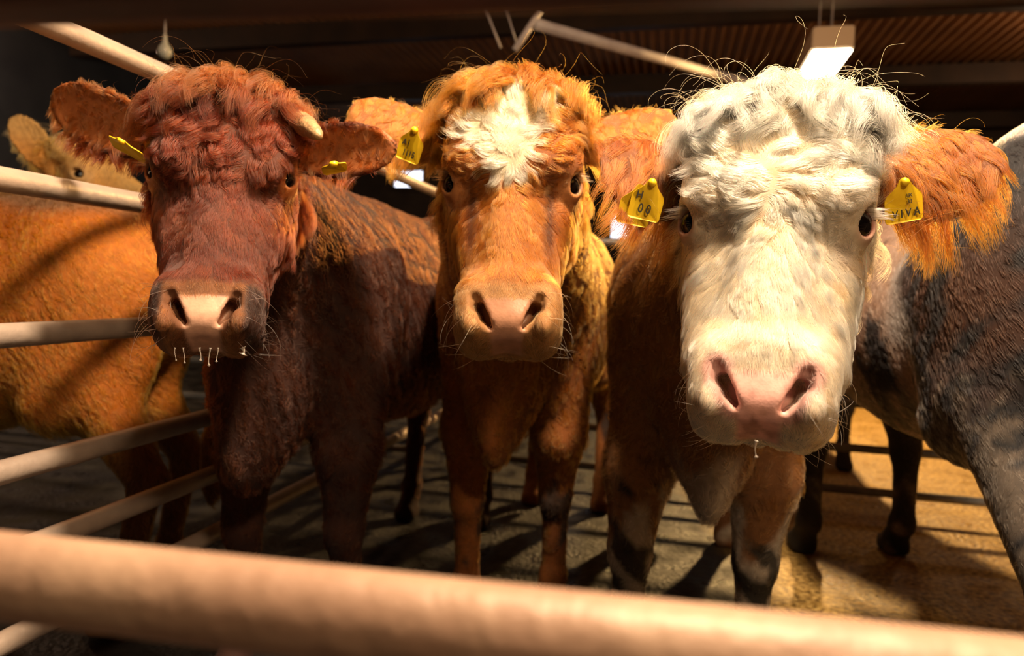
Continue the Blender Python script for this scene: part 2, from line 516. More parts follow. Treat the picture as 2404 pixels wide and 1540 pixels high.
class Cow:
    def __init__(s, loc, head_dir, scale, label, cat='cow', head=None, neck_attach=None, **bk):
        s.loc = np.array([loc[0], loc[1], 0.0]); s.a = math.atan2(head_dir[0], -head_dir[1])  # rotation turning -y to head_dir
        c, sn = math.cos(s.a), math.sin(s.a); s.R = np.array([[c, -sn, 0], [sn, c, 0], [0, 0, 1.0]]); s.k = scale
        s.head = head
        nl = None
        if head is not None:
            b = head.wor(np.array([head.neck_local[1]]))[0]; nl = s.tol(b[None])[0]
        elif neck_attach is not None: nl = s.tol(np.asarray(neck_attach, float)[None])[0]
        s.nl = nl
        s.prims = body_prims(neck_l=nl, **bk)
        s.root = None; s.label = label; s.cat = cat
    def tol(s, p): return (p - s.loc) @ s.R / s.k
    def tow(s, q): return q @ s.R.T * s.k + s.loc
    def bsdf(s, q): return sdf_eval(s.prims, q)
    def build(s, colf, hb=.020, hh=.0045):
        lo, hi = cap_bounds(s.prims, .04)
        lo[2] = -0.03
        bv, bf = polygonize(s.bsdf, lo, hi, hb)
        s.bV, s.bF = s.tow(bv), bf
        s.skin_b = mesh_from('body', s.bV, bf)
        name = 'cow'
        if s.head is not None:
            lo, hi = s.head.bounds()
            hv, hf = polygonize(s.head.sdf, lo, hi, hh)
            s.hV, s.hF = s.head.wor(hv), hf
            mh = mesh_from('head', s.hV, hf)
            ob = bpy.data.objects.new('tmp_b', s.skin_b); oh = bpy.data.objects.new('tmp_h', mh)
            COL.objects.link(ob); COL.objects.link(oh)
            md = ob.modifiers.new('u', 'BOOLEAN'); md.operation = 'UNION'; md.solver = 'MANIFOLD'; md.object = oh
            dg = bpy.context.evaluated_depsgraph_get(); ev = ob.evaluated_get(dg)
            me = bpy.data.meshes.new_from_object(ev)
            if len(me.vertices) < len(hv) * .7:
                md.solver = 'EXACT'; dg.update(); me = bpy.data.meshes.new_from_object(ob.evaluated_get(dg)); print('exact used')
            bpy.data.objects.remove(ob); bpy.data.objects.remove(oh)
        else: me = s.skin_b
        me.name = name
        o = bpy.data.objects.new(name, me); COL.objects.link(o); me.materials.clear(); me.materials.append(M_SKIN)
        me.polygons.foreach_set('use_smooth', np.ones(len(me.polygons), bool))
        o.location = Vector(s.loc); me.transform(Matrix.Translation(-Vector(s.loc)))
        V = np.zeros(len(me.vertices) * 3, np.float32); me.vertices.foreach_get('co', V); V = V.reshape(-1, 3).astype(float) + s.loc
        c, wet = s.colors(V, colf)
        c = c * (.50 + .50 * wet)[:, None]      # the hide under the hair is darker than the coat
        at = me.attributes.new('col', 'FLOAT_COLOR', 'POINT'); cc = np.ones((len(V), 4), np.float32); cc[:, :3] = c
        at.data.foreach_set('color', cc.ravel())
        at = me.attributes.new('wet', 'FLOAT', 'POINT'); at.data.foreach_set('value', wet.astype(np.float32))
        tag(o, s.label, s.cat)
        s.root = o; s.colf = colf
        return o
    def colors(s, V, colf):
        q = s.tol(V)
        ish = np.zeros(len(V)); hl = None; eid = np.zeros(len(V), int)
        if s.head is not None:
            hl = s.head.loc(V); dh = s.head.sdf(hl) * s.head.S; db = s.bsdf(q) * s.k
            ish = sstep(.012, -.012, dh - db); eid = s.head.ear_id(hl)
        return colf(V, q, hl, ish, eid)
    # ---------------- coat
    def body_fur(s, n, length, rad, amp=.25, clump=900, seed=1, lift=.35, grav=.25, K=6, lenf=None, dirf=None, freq=1.4, cull=-.35, ck=.6):
        V = s.bV; F = s.bF
        def wt(c):
            px, py, d = cam_space(c)
            m = (px > -250) & (px < 2650) & (py > -250) & (py < 1800) & (d > .1)
            return m * 1.0 + 1e-9
        r = sample_mesh(V, F, n, wt, seed)
        q = s.tol(r); Nn = grad(s.bsdf, q) @ s.R.T
        view = unit(np.array([0, 0, CAM_H]) - r)
        k = (Nn * view).sum(1) > cull
        if s.head is not None: k &= s.head.sdf(s.head.loc(r)) > -.004
        k &= q[:, 2] > .09
        r, q, Nn = r[k], q[k], Nn[k]
        # flow: backwards and down; down on the legs
        leg = sstep(.62, .45, q[:, 2])
        D = np.stack([np.zeros(len(q)), .8 * (1 - leg) + .05, -.65 - .5 * leg], 1)
        D[:, 0] += .15 * noise(q, 9, 2)
        D[:, 1] += .35 * noise(q, 7, 3); D[:, 2] += .25 * noise(q, 8, 4)
        D = unit(D) @ s.R.T
        if dirf is not None: D = dirf(D, r, q)
        D = unit(D - (D * Nn).sum(1, keepdims=True) * Nn)
        ln = np.full(len(r), length) * (1 - .55 * leg)
        if lenf is not None: ln = ln * lenf(r, q)
        c, wet = s.colors(r + Nn * .001, s.colf)
        pts, g = grow(r, Nn, D, ln, np.full(len(r), amp), freq, np.full(len(r), lift), np.full(len(r), grav), clump, np.full(len(r), ck), seed=seed, K=K, jitter=.35, kphase=1.0)
        rr = np.random.default_rng(seed + 9)
        v = (rr.uniform(.72, 1.2, len(r)) * rr.uniform(.75, 1.2, len(r))[g])[:, None]
        return make_strands('coat', pts, c * v, rad, s.root, M_FUR)

def add_eyes(cow, mats, iris_r=.82):
    H = cow.head
    for (C, e) in H.eyes:
        bm = bmesh.new(); bmesh.ops.create_uvsphere(bm, u_segments=64, v_segments=48, radius=.0242 * H.S)
        rot = Vector((0, 0, 1)).rotation_difference(Vector(H.R @ e)).to_matrix().to_4x4()
        # cornea bulge
        for v in bm.verts:
            z = v.co.z / (.0242 * H.S)
            if z > .6: v.co += v.co.normalized() * (.0014 * H.S * ((z - .6) / .4) ** 2)
        for f in bm.faces:
            f.material_index = 1 if f.calc_center_median().z / (.0242 * H.S) > iris_r * .62 else 0
        bmesh.ops.transform(bm, matrix=Matrix.Translation(H.wor(C[None])[0]) @ rot, verts=bm.verts)
        me = bm_mesh('eye', bm)
        link('eye', me, mats, cow.root)

def pad_mask(q, nw=1.0):
    x = np.abs(q[:, 0]) / nw
    m = sstep(.006, -.004, x - (.026 + .30 * np.clip(q[:, 2], 0, .06))) * sstep(.064, .056, q[:, 2] + .12 * (x - .02) * 0) * sstep(.105, .085, q[:, 1])
    return m
def eye_dist(H, q):
    return np.min([np.linalg.norm(q - C, axis=1) for C, e in H.eyes], axis=0)

def head_fur(cow, n, rad, zw=.33, curl=1.0, tuft=1.0, lmul=1.0, seed=5, clump=1500, K=9, ear_len=.045, ear_n=.28, part=0.0, nose_len=1.0, tuft_w=1.0):
    H = cow.head
    def wt(c):
        q = H.loc(c); view = unit(np.array([0, 0, CAM_H]) - c)
        return 1.0 + 1.3 * (q[:, 2] > .44) + 1.4 * (q[:, 2] < .30) * (q[:, 1] < .13)
    r = sample_mesh(cow.hV, cow.hF, n, wt, seed)
    q = H.loc(r); Nl = grad(H.sdf, q); Nn = Nl @ H.R.T
    view = unit(np.array([0, 0, CAM_H]) - r)
    eid = H.ear_id(q)
    ed = eye_dist(H, q)
    k = ((Nn * view).sum(1) > -.45) | (q[:, 2] > .40)
    k &= (ed > .0335) & (pad_mask(q, H.nw) < .5)
    nd = np.min([np.linalg.norm(q - np.array(c), axis=1) for c in H.nost], axis=0)
    k &= nd > .0125
    k &= ~((eid == 0) & (cow.bsdf(cow.tol(r)) < -.006))
    r, q, Nl, Nn, eid, ed = r[k], q[k], Nl[k], Nn[k], eid[k], ed[k]
    x, y, z = q.T
    rr = np.random.default_rng(seed + 1)
    # flow in head space
    zz = z - zw
    D = np.stack([x * 1.5, np.zeros(len(q)), zz + .004 * np.sign(zz)], 1); D = unit(D)
    cheek = sstep(.06, .12, y) * (z < .45)
    D = unit(lerp(D, np.broadcast_to([0, .45, -.85], D.shape), cheek))
    swirl = 1.15 * curl * sstep(.18, .34, z) * noise(q, 19, 1) + .22 * noise(q, 50, 3)
    ca, sa = np.cos(swirl), np.sin(swirl)
    D = np.stack([D[:, 0] * ca - D[:, 2] * sa, D[:, 1], D[:, 0] * sa + D[:, 2] * ca], 1)
    top = sstep(.435, .470, z)
    sw = np.where(x > part, 1.0, -1.0)
    T = unit(np.stack([sw * (.30 + np.abs(x - part) * 7) * tuft_w + .5 * noise(q, 30, 2), -.85 + 0 * x, -.55 + .5 * noise(q, 22, 4)], 1))
    D = unit(lerp(D, T, top))
    fore = sstep(.19, .40, z)
    ln = .013 * nose_len + .031 * fore + .016 * cheek * (z < .42) * sstep(.12, .2, z) + .020 * top * tuft
    ln *= np.where(z < .10, .55, 1.0) * lmul
    ln *= 1 + .25 * noise(q, 35, 6)
    ln *= np.clip((ed - .030) / .055, .10, 1)
    amp = (.06 + .24 * fore * curl + .20 * cheek * curl) * (1 - .30 * top)
    lift = .20 + .16 * fore + .50 * top
    grav = .10 + .55 * top + .1 * cheek
    freq = .75 + .35 * fore * curl + .25 * top
    Dw = D @ H.R.T
    # ears
    for i, e in enumerate(H.ears):
        m = eid == i + 1
        if not m.any(): continue
        qq = q[m] - e['B']; u = qq @ e['e1'] / e['L']; v = qq @ e['e2']; nn = Nl[m] @ e['n']
        inner = nn > .1
        down = np.array([0, 0, -1.0])
        e1w = H.R @ e['e1']
        e2w = H.R @ e['e2']
        dn = -np.sign(e2w[2]) * e2w
        Dn = np.where(inner[:, None], e1w * .25 + dn * .5 * np.sign(v * -np.sign(e2w[2]))[:, None], e1w * .55 + down * .9 + .0 * dn)
        Dn = Dn + .25 * rr.normal(size=Dn.shape)
        Dw[m] = unit(Dn)
        low = sstep(-.02, .055, -v * np.sign(e2w[2]))
        edge = sstep(.6, 1.0, np.abs(v) / (e['W'] * .9))
        ln[m] = np.where(inner, ear_len * (.22 + .55 * edge), ear_len * (.62 + .55 * low)) * (1 - .35 * sstep(.6, 1, u))
        amp[m] = .10; lift[m] = np.where(inner, .25 + .3 * edge, .22); grav[m] = .45; freq[m] = .8
    Dw = unit(Dw - (Dw * Nn).sum(1, keepdims=True) * Nn)
    ln = np.maximum(ln, .003) * H.S
    ck = .15 + .50 * sstep(.20, .36, z) + .22 * cheek; ck = np.where(eid > 0, .70, ck)
    pts, g = grow(r, Nn, Dw, ln, amp, freq, lift, grav, clump, ck, seed=seed, K=K, jitter=.20, kphase=.35)
    c, wet = cow.colors(r + Nn * .001, cow.colf); c = np.clip(c, 0, 1) ** 1.18 * np.array([1.0, .96, .94])
    v = (rr.uniform(.78, 1.16, len(r)) * rr.uniform(.80, 1.15, len(r))[g])[:, None]
    radv = rad * (0.70 + .5 * sstep(.012, .026, ln)) * rr.uniform(.7, 1.2, len(r))
    o = make_strands('hair', pts, c * v, radv, cow.root, M_FUR)
    # stray hairs standing off the crown and ears
    m = np.where((z > .40) | (eid > 0))[0]; m = rr.choice(m, min(260, len(m)), replace=False)
    p2, _ = grow(r[m], Nn[m], Dw[m], ln[m] * 1.5, np.full(len(m), .22), np.full(len(m), .8), np.full(len(m), 1.1), np.full(len(m), .2), len(m), np.zeros(len(m)), seed=seed + 2, K=10, jitter=.8)
    make_strands('stray_hair', p2, c[m] * .9, rad * .55, cow.root, M_FUR)
    return o

def whiskers(cow, n=46, col=(.75, .62, .5), seed=2, length=.05):
    H = cow.head; rr = np.random.default_rng(seed)
    q = sample_mesh(cow.hV, cow.hF, 6000, None, seed); l = H.loc(q)
    side = (l[:, 2] < .085) & (l[:, 2] > -.03) & (np.abs(l[:, 0]) > .048) & (l[:, 1] < .15)
    idx = np.where(side)[0]; idx = rr.choice(idx, min(n, len(idx)), replace=False)
    r = q[idx]; l = l[idx]; Nn = grad(H.sdf, l) @ H.R.T
    D = unit(np.stack([np.sign(l[:, 0]) * 1.0, .2 + 0 * l[:, 0], rr.normal(size=len(l)) * .5 - .3], 1)) @ H.R.T
    pts, _ = grow(r, Nn, D, np.full(len(r), length), np.full(len(r), .03), np.full(len(r), .4), np.full(len(r), .7), np.full(len(r), .3), len(r), np.zeros(len(r)), seed=seed, K=9, jitter=.25)
    make_strands('whiskers', pts, np.tile(col, (len(r), 1)), .00028, cow.root, M_FUR)
def lashes(cow, col, n=70, length=.034, seed=4):
    H = cow.head; rr = np.random.default_rng(seed); R_, D_ = [], []
    for (C, e), m in zip(H.eyes, (-1, 1)):
        up = np.array([0, 0, 1.0]); sd = unit(np.cross(e, up)); sd = sd * np.sign(sd[1] or 1)
        for i in range(n):
            t = rr.uniform(-.5, 1.0)
            p = C + e * .0215 + up * (.0165 * math.cos(t * 1.1)) + sd * .014 * t
            R_.append(p); D_.append(unit(e * .25 + up * (.10 + .10 * rr.normal()) + sd * (.15 * t) + np.array([m * 1.1, .05, -.06])))
    R_ = H.wor(np.array(R_)); D_ = np.array(D_) @ H.R.T
    N_ = np.tile(H.R @ np.array([0, 0, 1.0]), (len(R_), 1)); N_ = unit(N_ - (N_ * D_).sum(1, keepdims=True) * D_)
    nn = len(R_)
    pts, _ = grow(R_, N_, D_, np.full(nn, length) * rr.uniform(.4, 1, nn), np.full(nn, .02), np.full(nn, .4), np.full(nn, .12), np.full(nn, .12), nn, np.zeros(nn), seed=seed, K=7, jitter=.12)
    make_strands('eyelashes', pts, np.tile(col, (nn, 1)), .00030, cow.root, M_FUR)

M_EYE = simple_mat('eye_dark', (.004, .0025, .002), rough=.10, spec=.30)
M_SCL = simple_mat('eye_white', (.34, .20, .17), (.26, .12, .09), rough=.15, coat=1.0)
M_LID = simple_mat('eyelid_skin', (.20, .07, .045), rough=.5)
M_TAG = simple_mat('yellow_tag_plastic', (.88, .60, .015), (.80, .50, .010), rough=.42, scale=40)
M_INK = simple_mat('tag_ink', (.035, .030, .020), rough=.6)
M_DROOL = simple_mat('saliva', (.62, .55, .48), rough=.06, coat=1.0)
nb_ = M_DROOL.node_tree.nodes['Principled BSDF']; nb_.inputs['Transmission Weight'].default_value = .6
M_HORN = simple_mat('horn', (.42, .27, .13), (.20, .11, .055), rough=.45, scale=30, bump=.4)
M_HORN2 = simple_mat('grey_horn', (.22, .15, .10), (.08, .05, .035), rough=.5, scale=25, bump=.4)

def basis(c, xdir, ydir):
    x = unit(xdir); z = unit(np.cross(x, ydir)); y = np.cross(z, x)
    m = Matrix.Identity(4)
    for i in range(3):
        m[i][0], m[i][1], m[i][2], m[i][3] = x[i], y[i], z[i], c[i]
    return m
def text_mesh(txt, size, mat, M, parent, name='marking', stretch=1.0, shear=0.0, extrude=.0002, bold=0):
    cu = bpy.data.curves.new(name, 'FONT'); cu.body = txt; cu.size = size; cu.align_x = 'CENTER'; cu.align_y = 'CENTER'
    cu.extrude = extrude; cu.shear = shear; cu.offset = bold
    t = bpy.data.objects.new('tmp', cu); COL.objects.link(t)
    me = bpy.data.meshes.new_from_object(t.evaluated_get(bpy.context.evaluated_depsgraph_get()))
    bpy.data.objects.remove(t); me.transform(M @ Matrix.Diagonal((stretch, 1, 1, 1))); me.name = name; me.materials.clear()
    return link(name, me, mat, parent, smooth=False)
def ear_tag(cow, c, right, up, w, h, texts=(), lean=0.0, back=None):
    """two-plate ear tag; c centre, right/up world directions of the printed face (face normal = right x up, towards the camera)"""
    M = basis(c, right, up)
    def plate(M, name, parent, mat):
        bm = bmesh.new(); ring = []
        pr = [(-w * .5, -h * .5), (w * .5, -h * .5), (w * .5, h * .16), (w * .20, h * .42), (w * .10, h * .62), (-w * .10, h * .62), (-w * .20, h * .42), (-w * .5, h * .16)]
        pts = []
        n = len(pr)
        for i in range(n):
            a = Vector(pr[i - 1]); b = Vector(pr[i]); d = Vector(pr[(i + 1) % n]); rr_ = min(.006, (a - b).length * .35, (d - b).length * .35)
            p0 = b + (a - b).normalized() * rr_; p1 = b + (d - b).normalized() * rr_
            for t in (0, .33, .66, 1): pts.append((p0 * (1 - t) ** 2 + b * 2 * t * (1 - t) + p1 * t * t))
        vs = [bm.verts.new((p.x, p.y, -.010 * (p.x / w) ** 2 * 2)) for p in pts]
        f = bm.faces.new(vs)
        ex = bmesh.ops.extrude_face_region(bm, geom=[f]); 
        bmesh.ops.translate(bm, vec=(0, 0, -.0016), verts=[v for v in ex['geom'] if isinstance(v, bmesh.types.BMVert)])
        bmesh.ops.recalc_face_normals(bm, faces=bm.faces)
        bmesh.ops.transform(bm, matrix=M, verts=bm.verts)
        return link(name, bm_mesh(name, bm), mat, parent, smooth=False)
    t = plate(M, 'ear_tag', cow.root, M_TAG)
    if back is not None:
        plate(M @ Matrix.Translation(back) , 'back_plate', t, M_TAG)
    bm = bmesh.new(); bmesh.ops.create_cone(bm, cap_ends=True, segments=20, radius1=.007, radius2=.005, depth=.006)
    bmesh.ops.transform(bm, matrix=M @ Matrix.Translation((0, h * .52, .002)), verts=bm.verts)
    link('stud', bm_mesh('stud', bm), M_TAG, t)
    for txt, x, y, size, st, rot in texts:
        text_mesh(txt, size, M_INK, M @ Matrix.Translation((x, y, .0006 - .020 * (x / w) ** 2)) @ Matrix.Rotation(rot, 4, 'Z'), t, 'printed_number', stretch=st, bold=size * .02)
    return t
def tube_mesh(pts, rad, seg=14, cap=True):
    pts = np.asarray(pts, float); rad = np.asarray(rad, float) * np.ones(len(pts)); V = []; F = []
    t = np.gradient(pts, axis=0); t = unit(t); ref = np.array([0, 0, 1.0]) if abs(t[0][2]) < .9 else np.array([1.0, 0, 0])
    for i, p in enumerate(pts):
        a = unit(np.cross(t[i], ref)); b = np.cross(t[i], a)
        for j in range(seg):
            th = 2 * PI * j / seg; V.append(p + rad[i] * (a * math.cos(th) + b * math.sin(th)))
    for i in range(len(pts) - 1):
        for j in range(seg):
            F.append((i * seg + j, i * seg + (j + 1) % seg, (i + 1) * seg + (j + 1) % seg, (i + 1) * seg + j))
    bm = bmesh.new(); vs = [bm.verts.new(v) for v in V]
    for f in F: bm.faces.new([vs[k] for k in f])
    if cap:
        bm.faces.new(vs[:seg][::-1]); bm.faces.new(vs[-seg:])
    bmesh.ops.recalc_face_normals(bm, faces=bm.faces)
    return bm_mesh('tube', bm)
def tube(name, pts, rad, mat, parent=None, seg=14):
    return link(name, tube_mesh(pts, rad, seg), mat, parent)
def box_mesh(x0, x1, y0, y1, z0, z1, bev=0.0):
    bm = bmesh.new(); bmesh.ops.create_cube(bm, size=1.0)
    for v in bm.verts: v.co = Vector(((x0 + x1) / 2 + v.co.x * (x1 - x0), (y0 + y1) / 2 + v.co.y * (y1 - y0), (z0 + z1) / 2 + v.co.z * (z1 - z0)))
    if bev: bmesh.ops.bevel(bm, geom=bm.edges[:], offset=bev, segments=2, affect='EDGES')
    return bm_mesh('box', bm)
def horn(cow, base, tip, r, mat):
    t = np.linspace(0, 1, 14)[:, None]; b, e = np.array(base), np.array(tip)
    bend = np.array([0, 0, .012]) * np.sin(t * PI)
    pts = b + (e - b) * t + bend
    rad = r * np.sqrt(np.clip(1 - (t[:, 0] ** 2.2) * .97, 0.01, 1)) * (1 + .05 * np.sin(t[:, 0] * 30))
    return tube('horn', pts, rad, mat, cow.root, seg=24)
def drool(cow, top, length, r=.0012, seed=0, drop=True):
    rr = np.random.default_rng(seed); n = 14; t = np.linspace(0, 1, n)
    pts = np.array(top)[None] + np.stack([.0012 * np.sin(t * 4 + seed) , 0 * t, -length * t], 1)
    rad = r * (1.1 * np.exp(-t * 6) + .45 + (1.5 * np.exp(-((t - .93) / .05) ** 2) if drop else 0)); rad[-1] = r * .2
    return tube('drool', pts, rad, M_DROOL, cow.root, seg=10)

# ================================================================== the place
BARN = math.radians(13.0)                       # the building and pens run 13 degrees off the camera axis
bdir = np.array([math.sin(BARN), math.cos(BARN), 0]); bside = np.array([math.cos(BARN), -math.sin(BARN), 0])
def W(a, b, z): return bside * a + bdir * b + np.array([0, 0, z])
BM = Matrix.Rotation(-BARN, 4, 'Z')

def floor_mat():
    nb = NB('yard_concrete'); b = nb.n('ShaderNodeBsdfPrincipled'); tc = nb.n('ShaderNodeTexCoord')
    n1 = nb.n('ShaderNodeTexNoise'); n1.inputs['Scale'].default_value = 1.6; n1.inputs['Detail'].default_value = 8
    n2 = nb.n('ShaderNodeTexNoise'); n2.inputs['Scale'].default_value = 55; n2.inputs['Detail'].default_value = 6
    n3 = nb.n('ShaderNodeTexNoise'); n3.inputs['Scale'].default_value = 7; n3.inputs['Detail'].default_value = 5
    for n_ in (n1, n2, n3): nb.l(tc.outputs['Object'], n_.inputs['Vector'])
    straw = ramp(nb, n2.outputs[0], [(.35, (.10, .055, .012)), (.5, (.34, .20, .05)), (.7, (.62, .42, .14))])
    muck = ramp(nb, n3.outputs[0], [(.3, (.007, .006, .006)), (.7, (.022, .020, .020))])
    mx = nb.n('ShaderNodeMix'); mx.data_type = 'RGBA'
    # bedding lies in the right rear of the pen
    sx = nb.n('ShaderNodeSeparateXYZ'); nb.l(tc.outputs['Object'], sx.inputs[0])
    mr = nb.n('ShaderNodeMapRange'); mr.inputs[1].default_value = .55; mr.inputs[2].default_value = 1.2; nb.l(sx.outputs[0], mr.inputs[0])
    ad = nb.n('ShaderNodeMath'); ad.operation = 'MULTIPLY_ADD'; ad.inputs[1].default_value = 1.2; nb.l(n1.outputs[0], ad.inputs[0])
    mn = nb.n('ShaderNodeMath'); mn.operation = 'ADD'; nb.l(mr.outputs[0], mn.inputs[0]); mn.inputs[1].default_value = -1.05
    nb.l(mn.outputs[0], ad.inputs[2])
    cl = nb.n('ShaderNodeMath'); cl.operation = 'MULTIPLY'; cl.use_clamp = True; cl.inputs[1].default_value = 3; nb.l(ad.outputs[0], cl.inputs[0])
    nb.l(cl.outputs[0], mx.inputs[0]); nb.l(muck, mx.inputs[6]); nb.l(straw, mx.inputs[7]); nb.l(mx.outputs[2], b.inputs['Base Color'])
    rr_ = nb.n('ShaderNodeMapRange'); rr_.inputs[1].default_value = .35; rr_.inputs[2].default_value = .7; rr_.inputs[3].default_value = .25; rr_.inputs[4].default_value = .8
    nb.l(n3.outputs[0], rr_.inputs[0]); nb.l(rr_.outputs[0], b.inputs['Roughness'])
    bu = nb.n('ShaderNodeBump'); bu.inputs['Strength'].default_value = .8; bu.inputs['Distance'].default_value = .012
    nb.l(n2.outputs[0], bu.inputs['Height']); nb.l(bu.outputs[0], b.inputs['Normal']); nb.l(b.outputs[0], nb.out.inputs[0]); return nb.m
M_FLOOR = floor_mat()
M_ROOF = simple_mat('roof_sheet', (.30, .15, .07), (.42, .22, .10), rough=.75, scale=1.5, bump=.2)
M_PURLIN = simple_mat('purlin_steel', (.020, .011, .007), (.035, .018, .010), rough=.6, scale=3)
M_WALL = simple_mat('wall_boards', (.030, .022, .020), (.05, .035, .028), rough=.8, scale=3, bump=.2)
M_BLUEWALL = simple_mat('wall_blue_sheet', (.028, .036, .055), (.04, .05, .07), rough=.6, scale=2)
M_DAY = simple_mat('daylight_pane', (.8, .8, .9), rough=.4, emit=((.84, .88, 1.0), 2.6))
M_GALV = simple_mat('galvanised_tube', (.36, .28, .23), (.46, .36, .29), rough=.45, metal=.3, scale=14, bump=.15)
M_GALV2 = simple_mat('worn_tube', (.29, .17, .11), (.40, .26, .17), rough=.5, metal=.1, scale=9, bump=.25, bscale=60)
M_DARKRAIL = simple_mat('shaded_rail', (.05, .025, .02), (.11, .04, .028), rough=.5, metal=.2, scale=10)  # unlit underside of the front gate's top rail put into the colour
M_REAR = simple_mat('rear_rail_steel', (.10, .10, .10), (.17, .16, .15), rough=.4, metal=.5, scale=10)
M_GREYTUBE = simple_mat('grey_roof_tube', (.34, .30, .31), (.46, .42, .42), rough=.5, scale=6)
M_LAMPBODY = simple_mat('lamp_housing', (.62, .50, .36), rough=.5)
M_LAMPLIT = simple_mat('lamp_diffuser', (.9, .85, .75), rough=.4, emit=((1.0, .86, .62), 14))
M_GLASS = simple_mat('pendant_glass', (.42, .44, .40), rough=.12, coat=1.0)

def quad(name, pts, mat, kind='structure'):
    bm = bmesh.new(); bm.faces.new([bm.verts.new(p) for p in pts]); o = link(name, bm_mesh(name, bm), mat, smooth=False); return tag(o, kind=kind)
def slab(name, a0, a1, b0, b1, z0, z1, mat, kind='structure', parent=None, bev=0):
    me = box_mesh(a0, a1, b0, b1, z0, z1, bev); me.transform(BM); me.name = name
    o = link(name, me, mat, parent, smooth=False)
    if parent is None: tag(o, kind=kind)
    return o
slab('floor', -9, 12, -4, 15, -.10, 0, M_FLOOR)
# corrugated roof, ribs run along the barn
def roof():
    ROOF_Z = 4.55; pitch = .135; n = int(21 / pitch * 6); xs = np.linspace(-9, 12, n)
    zz = ROOF_Z + .030 * np.clip(np.sin(xs / pitch * 2 * PI) * 1.5, -1, 1)
    V = []; F = []
    for j, b in enumerate((-4, 15)):
        for x, z in zip(xs, zz): V.append(W(x, b, z))
    for i in range(n - 1): F.append((i, i + 1, n + i + 1, n + i))
    me = mesh_from('ceiling', V, F); o = link('ceiling', me, M_ROOF); tag(o, kind='structure')
    md = o.modifiers.new('s', 'SOLIDIFY'); md.thickness = .01; md.offset = 1
roof()
for i, b in enumerate((8.6, 11.4, 14.2)):
    slab('trim_%d' % (i + 1), -9, 12, b, b + .16, 4.24, 4.52, M_PURLIN)
slab('wall_back', -9, 12, 14.9, 15.1, 0, 4.6, M_WALL)
slab('wall_right', 11.9, 12.1, -4, 15, 0, 4.6, M_WALL)
slab('wall_left', -9.1, -8.9, -4, 15, 0, 4.6, M_BLUEWALL)

# ---- pens: gates of steel tube
GZ = [1.46, 1.16, .885, .64, .485, .325]
def gate(name, label, p0, p1, zs, r, mats, posts=(), mat_post=None, seg=20):
    mid = (np.array(p0) + np.array(p1)) / 2
    g = empty(name, (p0[0], p0[1], 0)); tag(g, label, 'gate')
    for i, z in enumerate(zs):
        a = np.array([p0[0], p0[1], z]); b = np.array([p1[0], p1[1], z])
        m = mats[i] if isinstance(mats, (list, tuple)) else mats
        t = np.linspace(0, 1, 40)[:, None]; pts = a + (b - a) * t
        o = tube('rail', pts, r, m, g, seg=seg)
        if mats is not m: pass
    for q in posts:
        tube('post', [(q[0], q[1], 0.0), (q[0], q[1], zs[0] + .04)], .032, mat_post or M_GALV, g, seg=20)
    return g
# front gate right before the camera (almost square to it)
fd = np.array([math.cos(math.radians(9.0)), -math.sin(math.radians(9.0))])
fc = np.array([0.0, .292])
F0 = fc - fd * 1.02; F1 = fc + fd * 2.0
gate('front_gate', 'blurred tubular gate across the foreground, pale rail at the bottom, dark rail at the top',
     F0, F1, [1.137, .849, .60, .40, .2], .0205, [M_DARKRAIL, M_GALV2, M_GALV2, M_GALV2, M_GALV2], posts=(F0, F1), seg=40)
# side gate on the left, running away from the camera
def side(z): return np.array([-1.18 + .23 * z, z])
gate('side_gate', 'galvanised steel tube gate running away on the left beside the dark red cow', side(.55), side(4.9), GZ, .0225, M_GALV,
     posts=(side(4.9),))
# rear gate
R0 = W(-1.05, 3.45, 0)[:2]; R1 = W(4.6, 3.45, 0)[:2]
RZ = [1.25, 1.03, .79, .52, .31, .11]
gate('rear_gate', 'dark steel rail gate behind the middle and right cattle at the back of the pen', R0, R1, RZ, .020, M_REAR, posts=(R0, W(3.2, 3.45, 0)[:2], R1), mat_post=M_REAR)

L0 = W(-5.2, 3.45, 0)[:2]; L1 = W(-1.32, 3.45, 0)[:2]
gate('rear_gate', 'dark steel rail gate behind the tan cow at the back of the left pen', L0, L1, RZ, .020, M_REAR, posts=(L0, L1), mat_post=M_REAR)
# unseen board added off to the right, keeps orange light off the lower bodies
pm = box_mesh(-1.6, 1.6, -.04, .04, 0, 1.78, .01); pm.transform(Matrix.Translation((2.36, -.36, 0)) @ Matrix.Rotation(math.atan2(.825, .563), 4, 'Z')); pm.name = 'light_blocker'
tag(link('light_blocker', pm, M_WALL, smooth=False), kind='structure')
# ---- roof fittings
def luminaire():
    c = P(1955, 118, 5.6)
    a = c @ bside; b = c @ bdir; z = c[2]
    L = empty('ceiling_lamp', (c[0], c[1], z)); tag(L, 'box-shaped lit lamp hanging under the roof above the pale-faced cow', 'lamp')
    slab('housing', a - .16, a + .16, b, b + .75, z + .012, z + .20, M_LAMPBODY, parent=L, bev=.012)
    slab('diffuser', a - .15, a + .15, b + .01, b + .74, z - .012, z + .013, M_LAMPLIT, parent=L, bev=.008)
    for db in (.10, .65): tube('hanger', [W(a, b + db, z + .19), W(a, b + db, 4.54)], .008, M_GREYTUBE, L, seg=8)
    area_light('ceiling_lamp_light', W(a, b + .375, z - .03), W(a - .35, b - .6, z - 1.2), .12, .30, 520, (1.0, .60, .22)).parent = None
luminaire()
tg = tube('roof_brace', [P(1255, 56, 5.0), P(1722, 186, 6.6), P(2200, 312, 8.9)], .042, M_GREYTUBE); tag(tg, 'long grey steel tube slanting down under the roof above the middle cow', 'pipe')
st = empty('roof_bracket', tuple(P(1240, 75, 5.0))); tag(st, 'grey steel strut with thin rods at the upper end of the slanting roof tube', 'bracket')
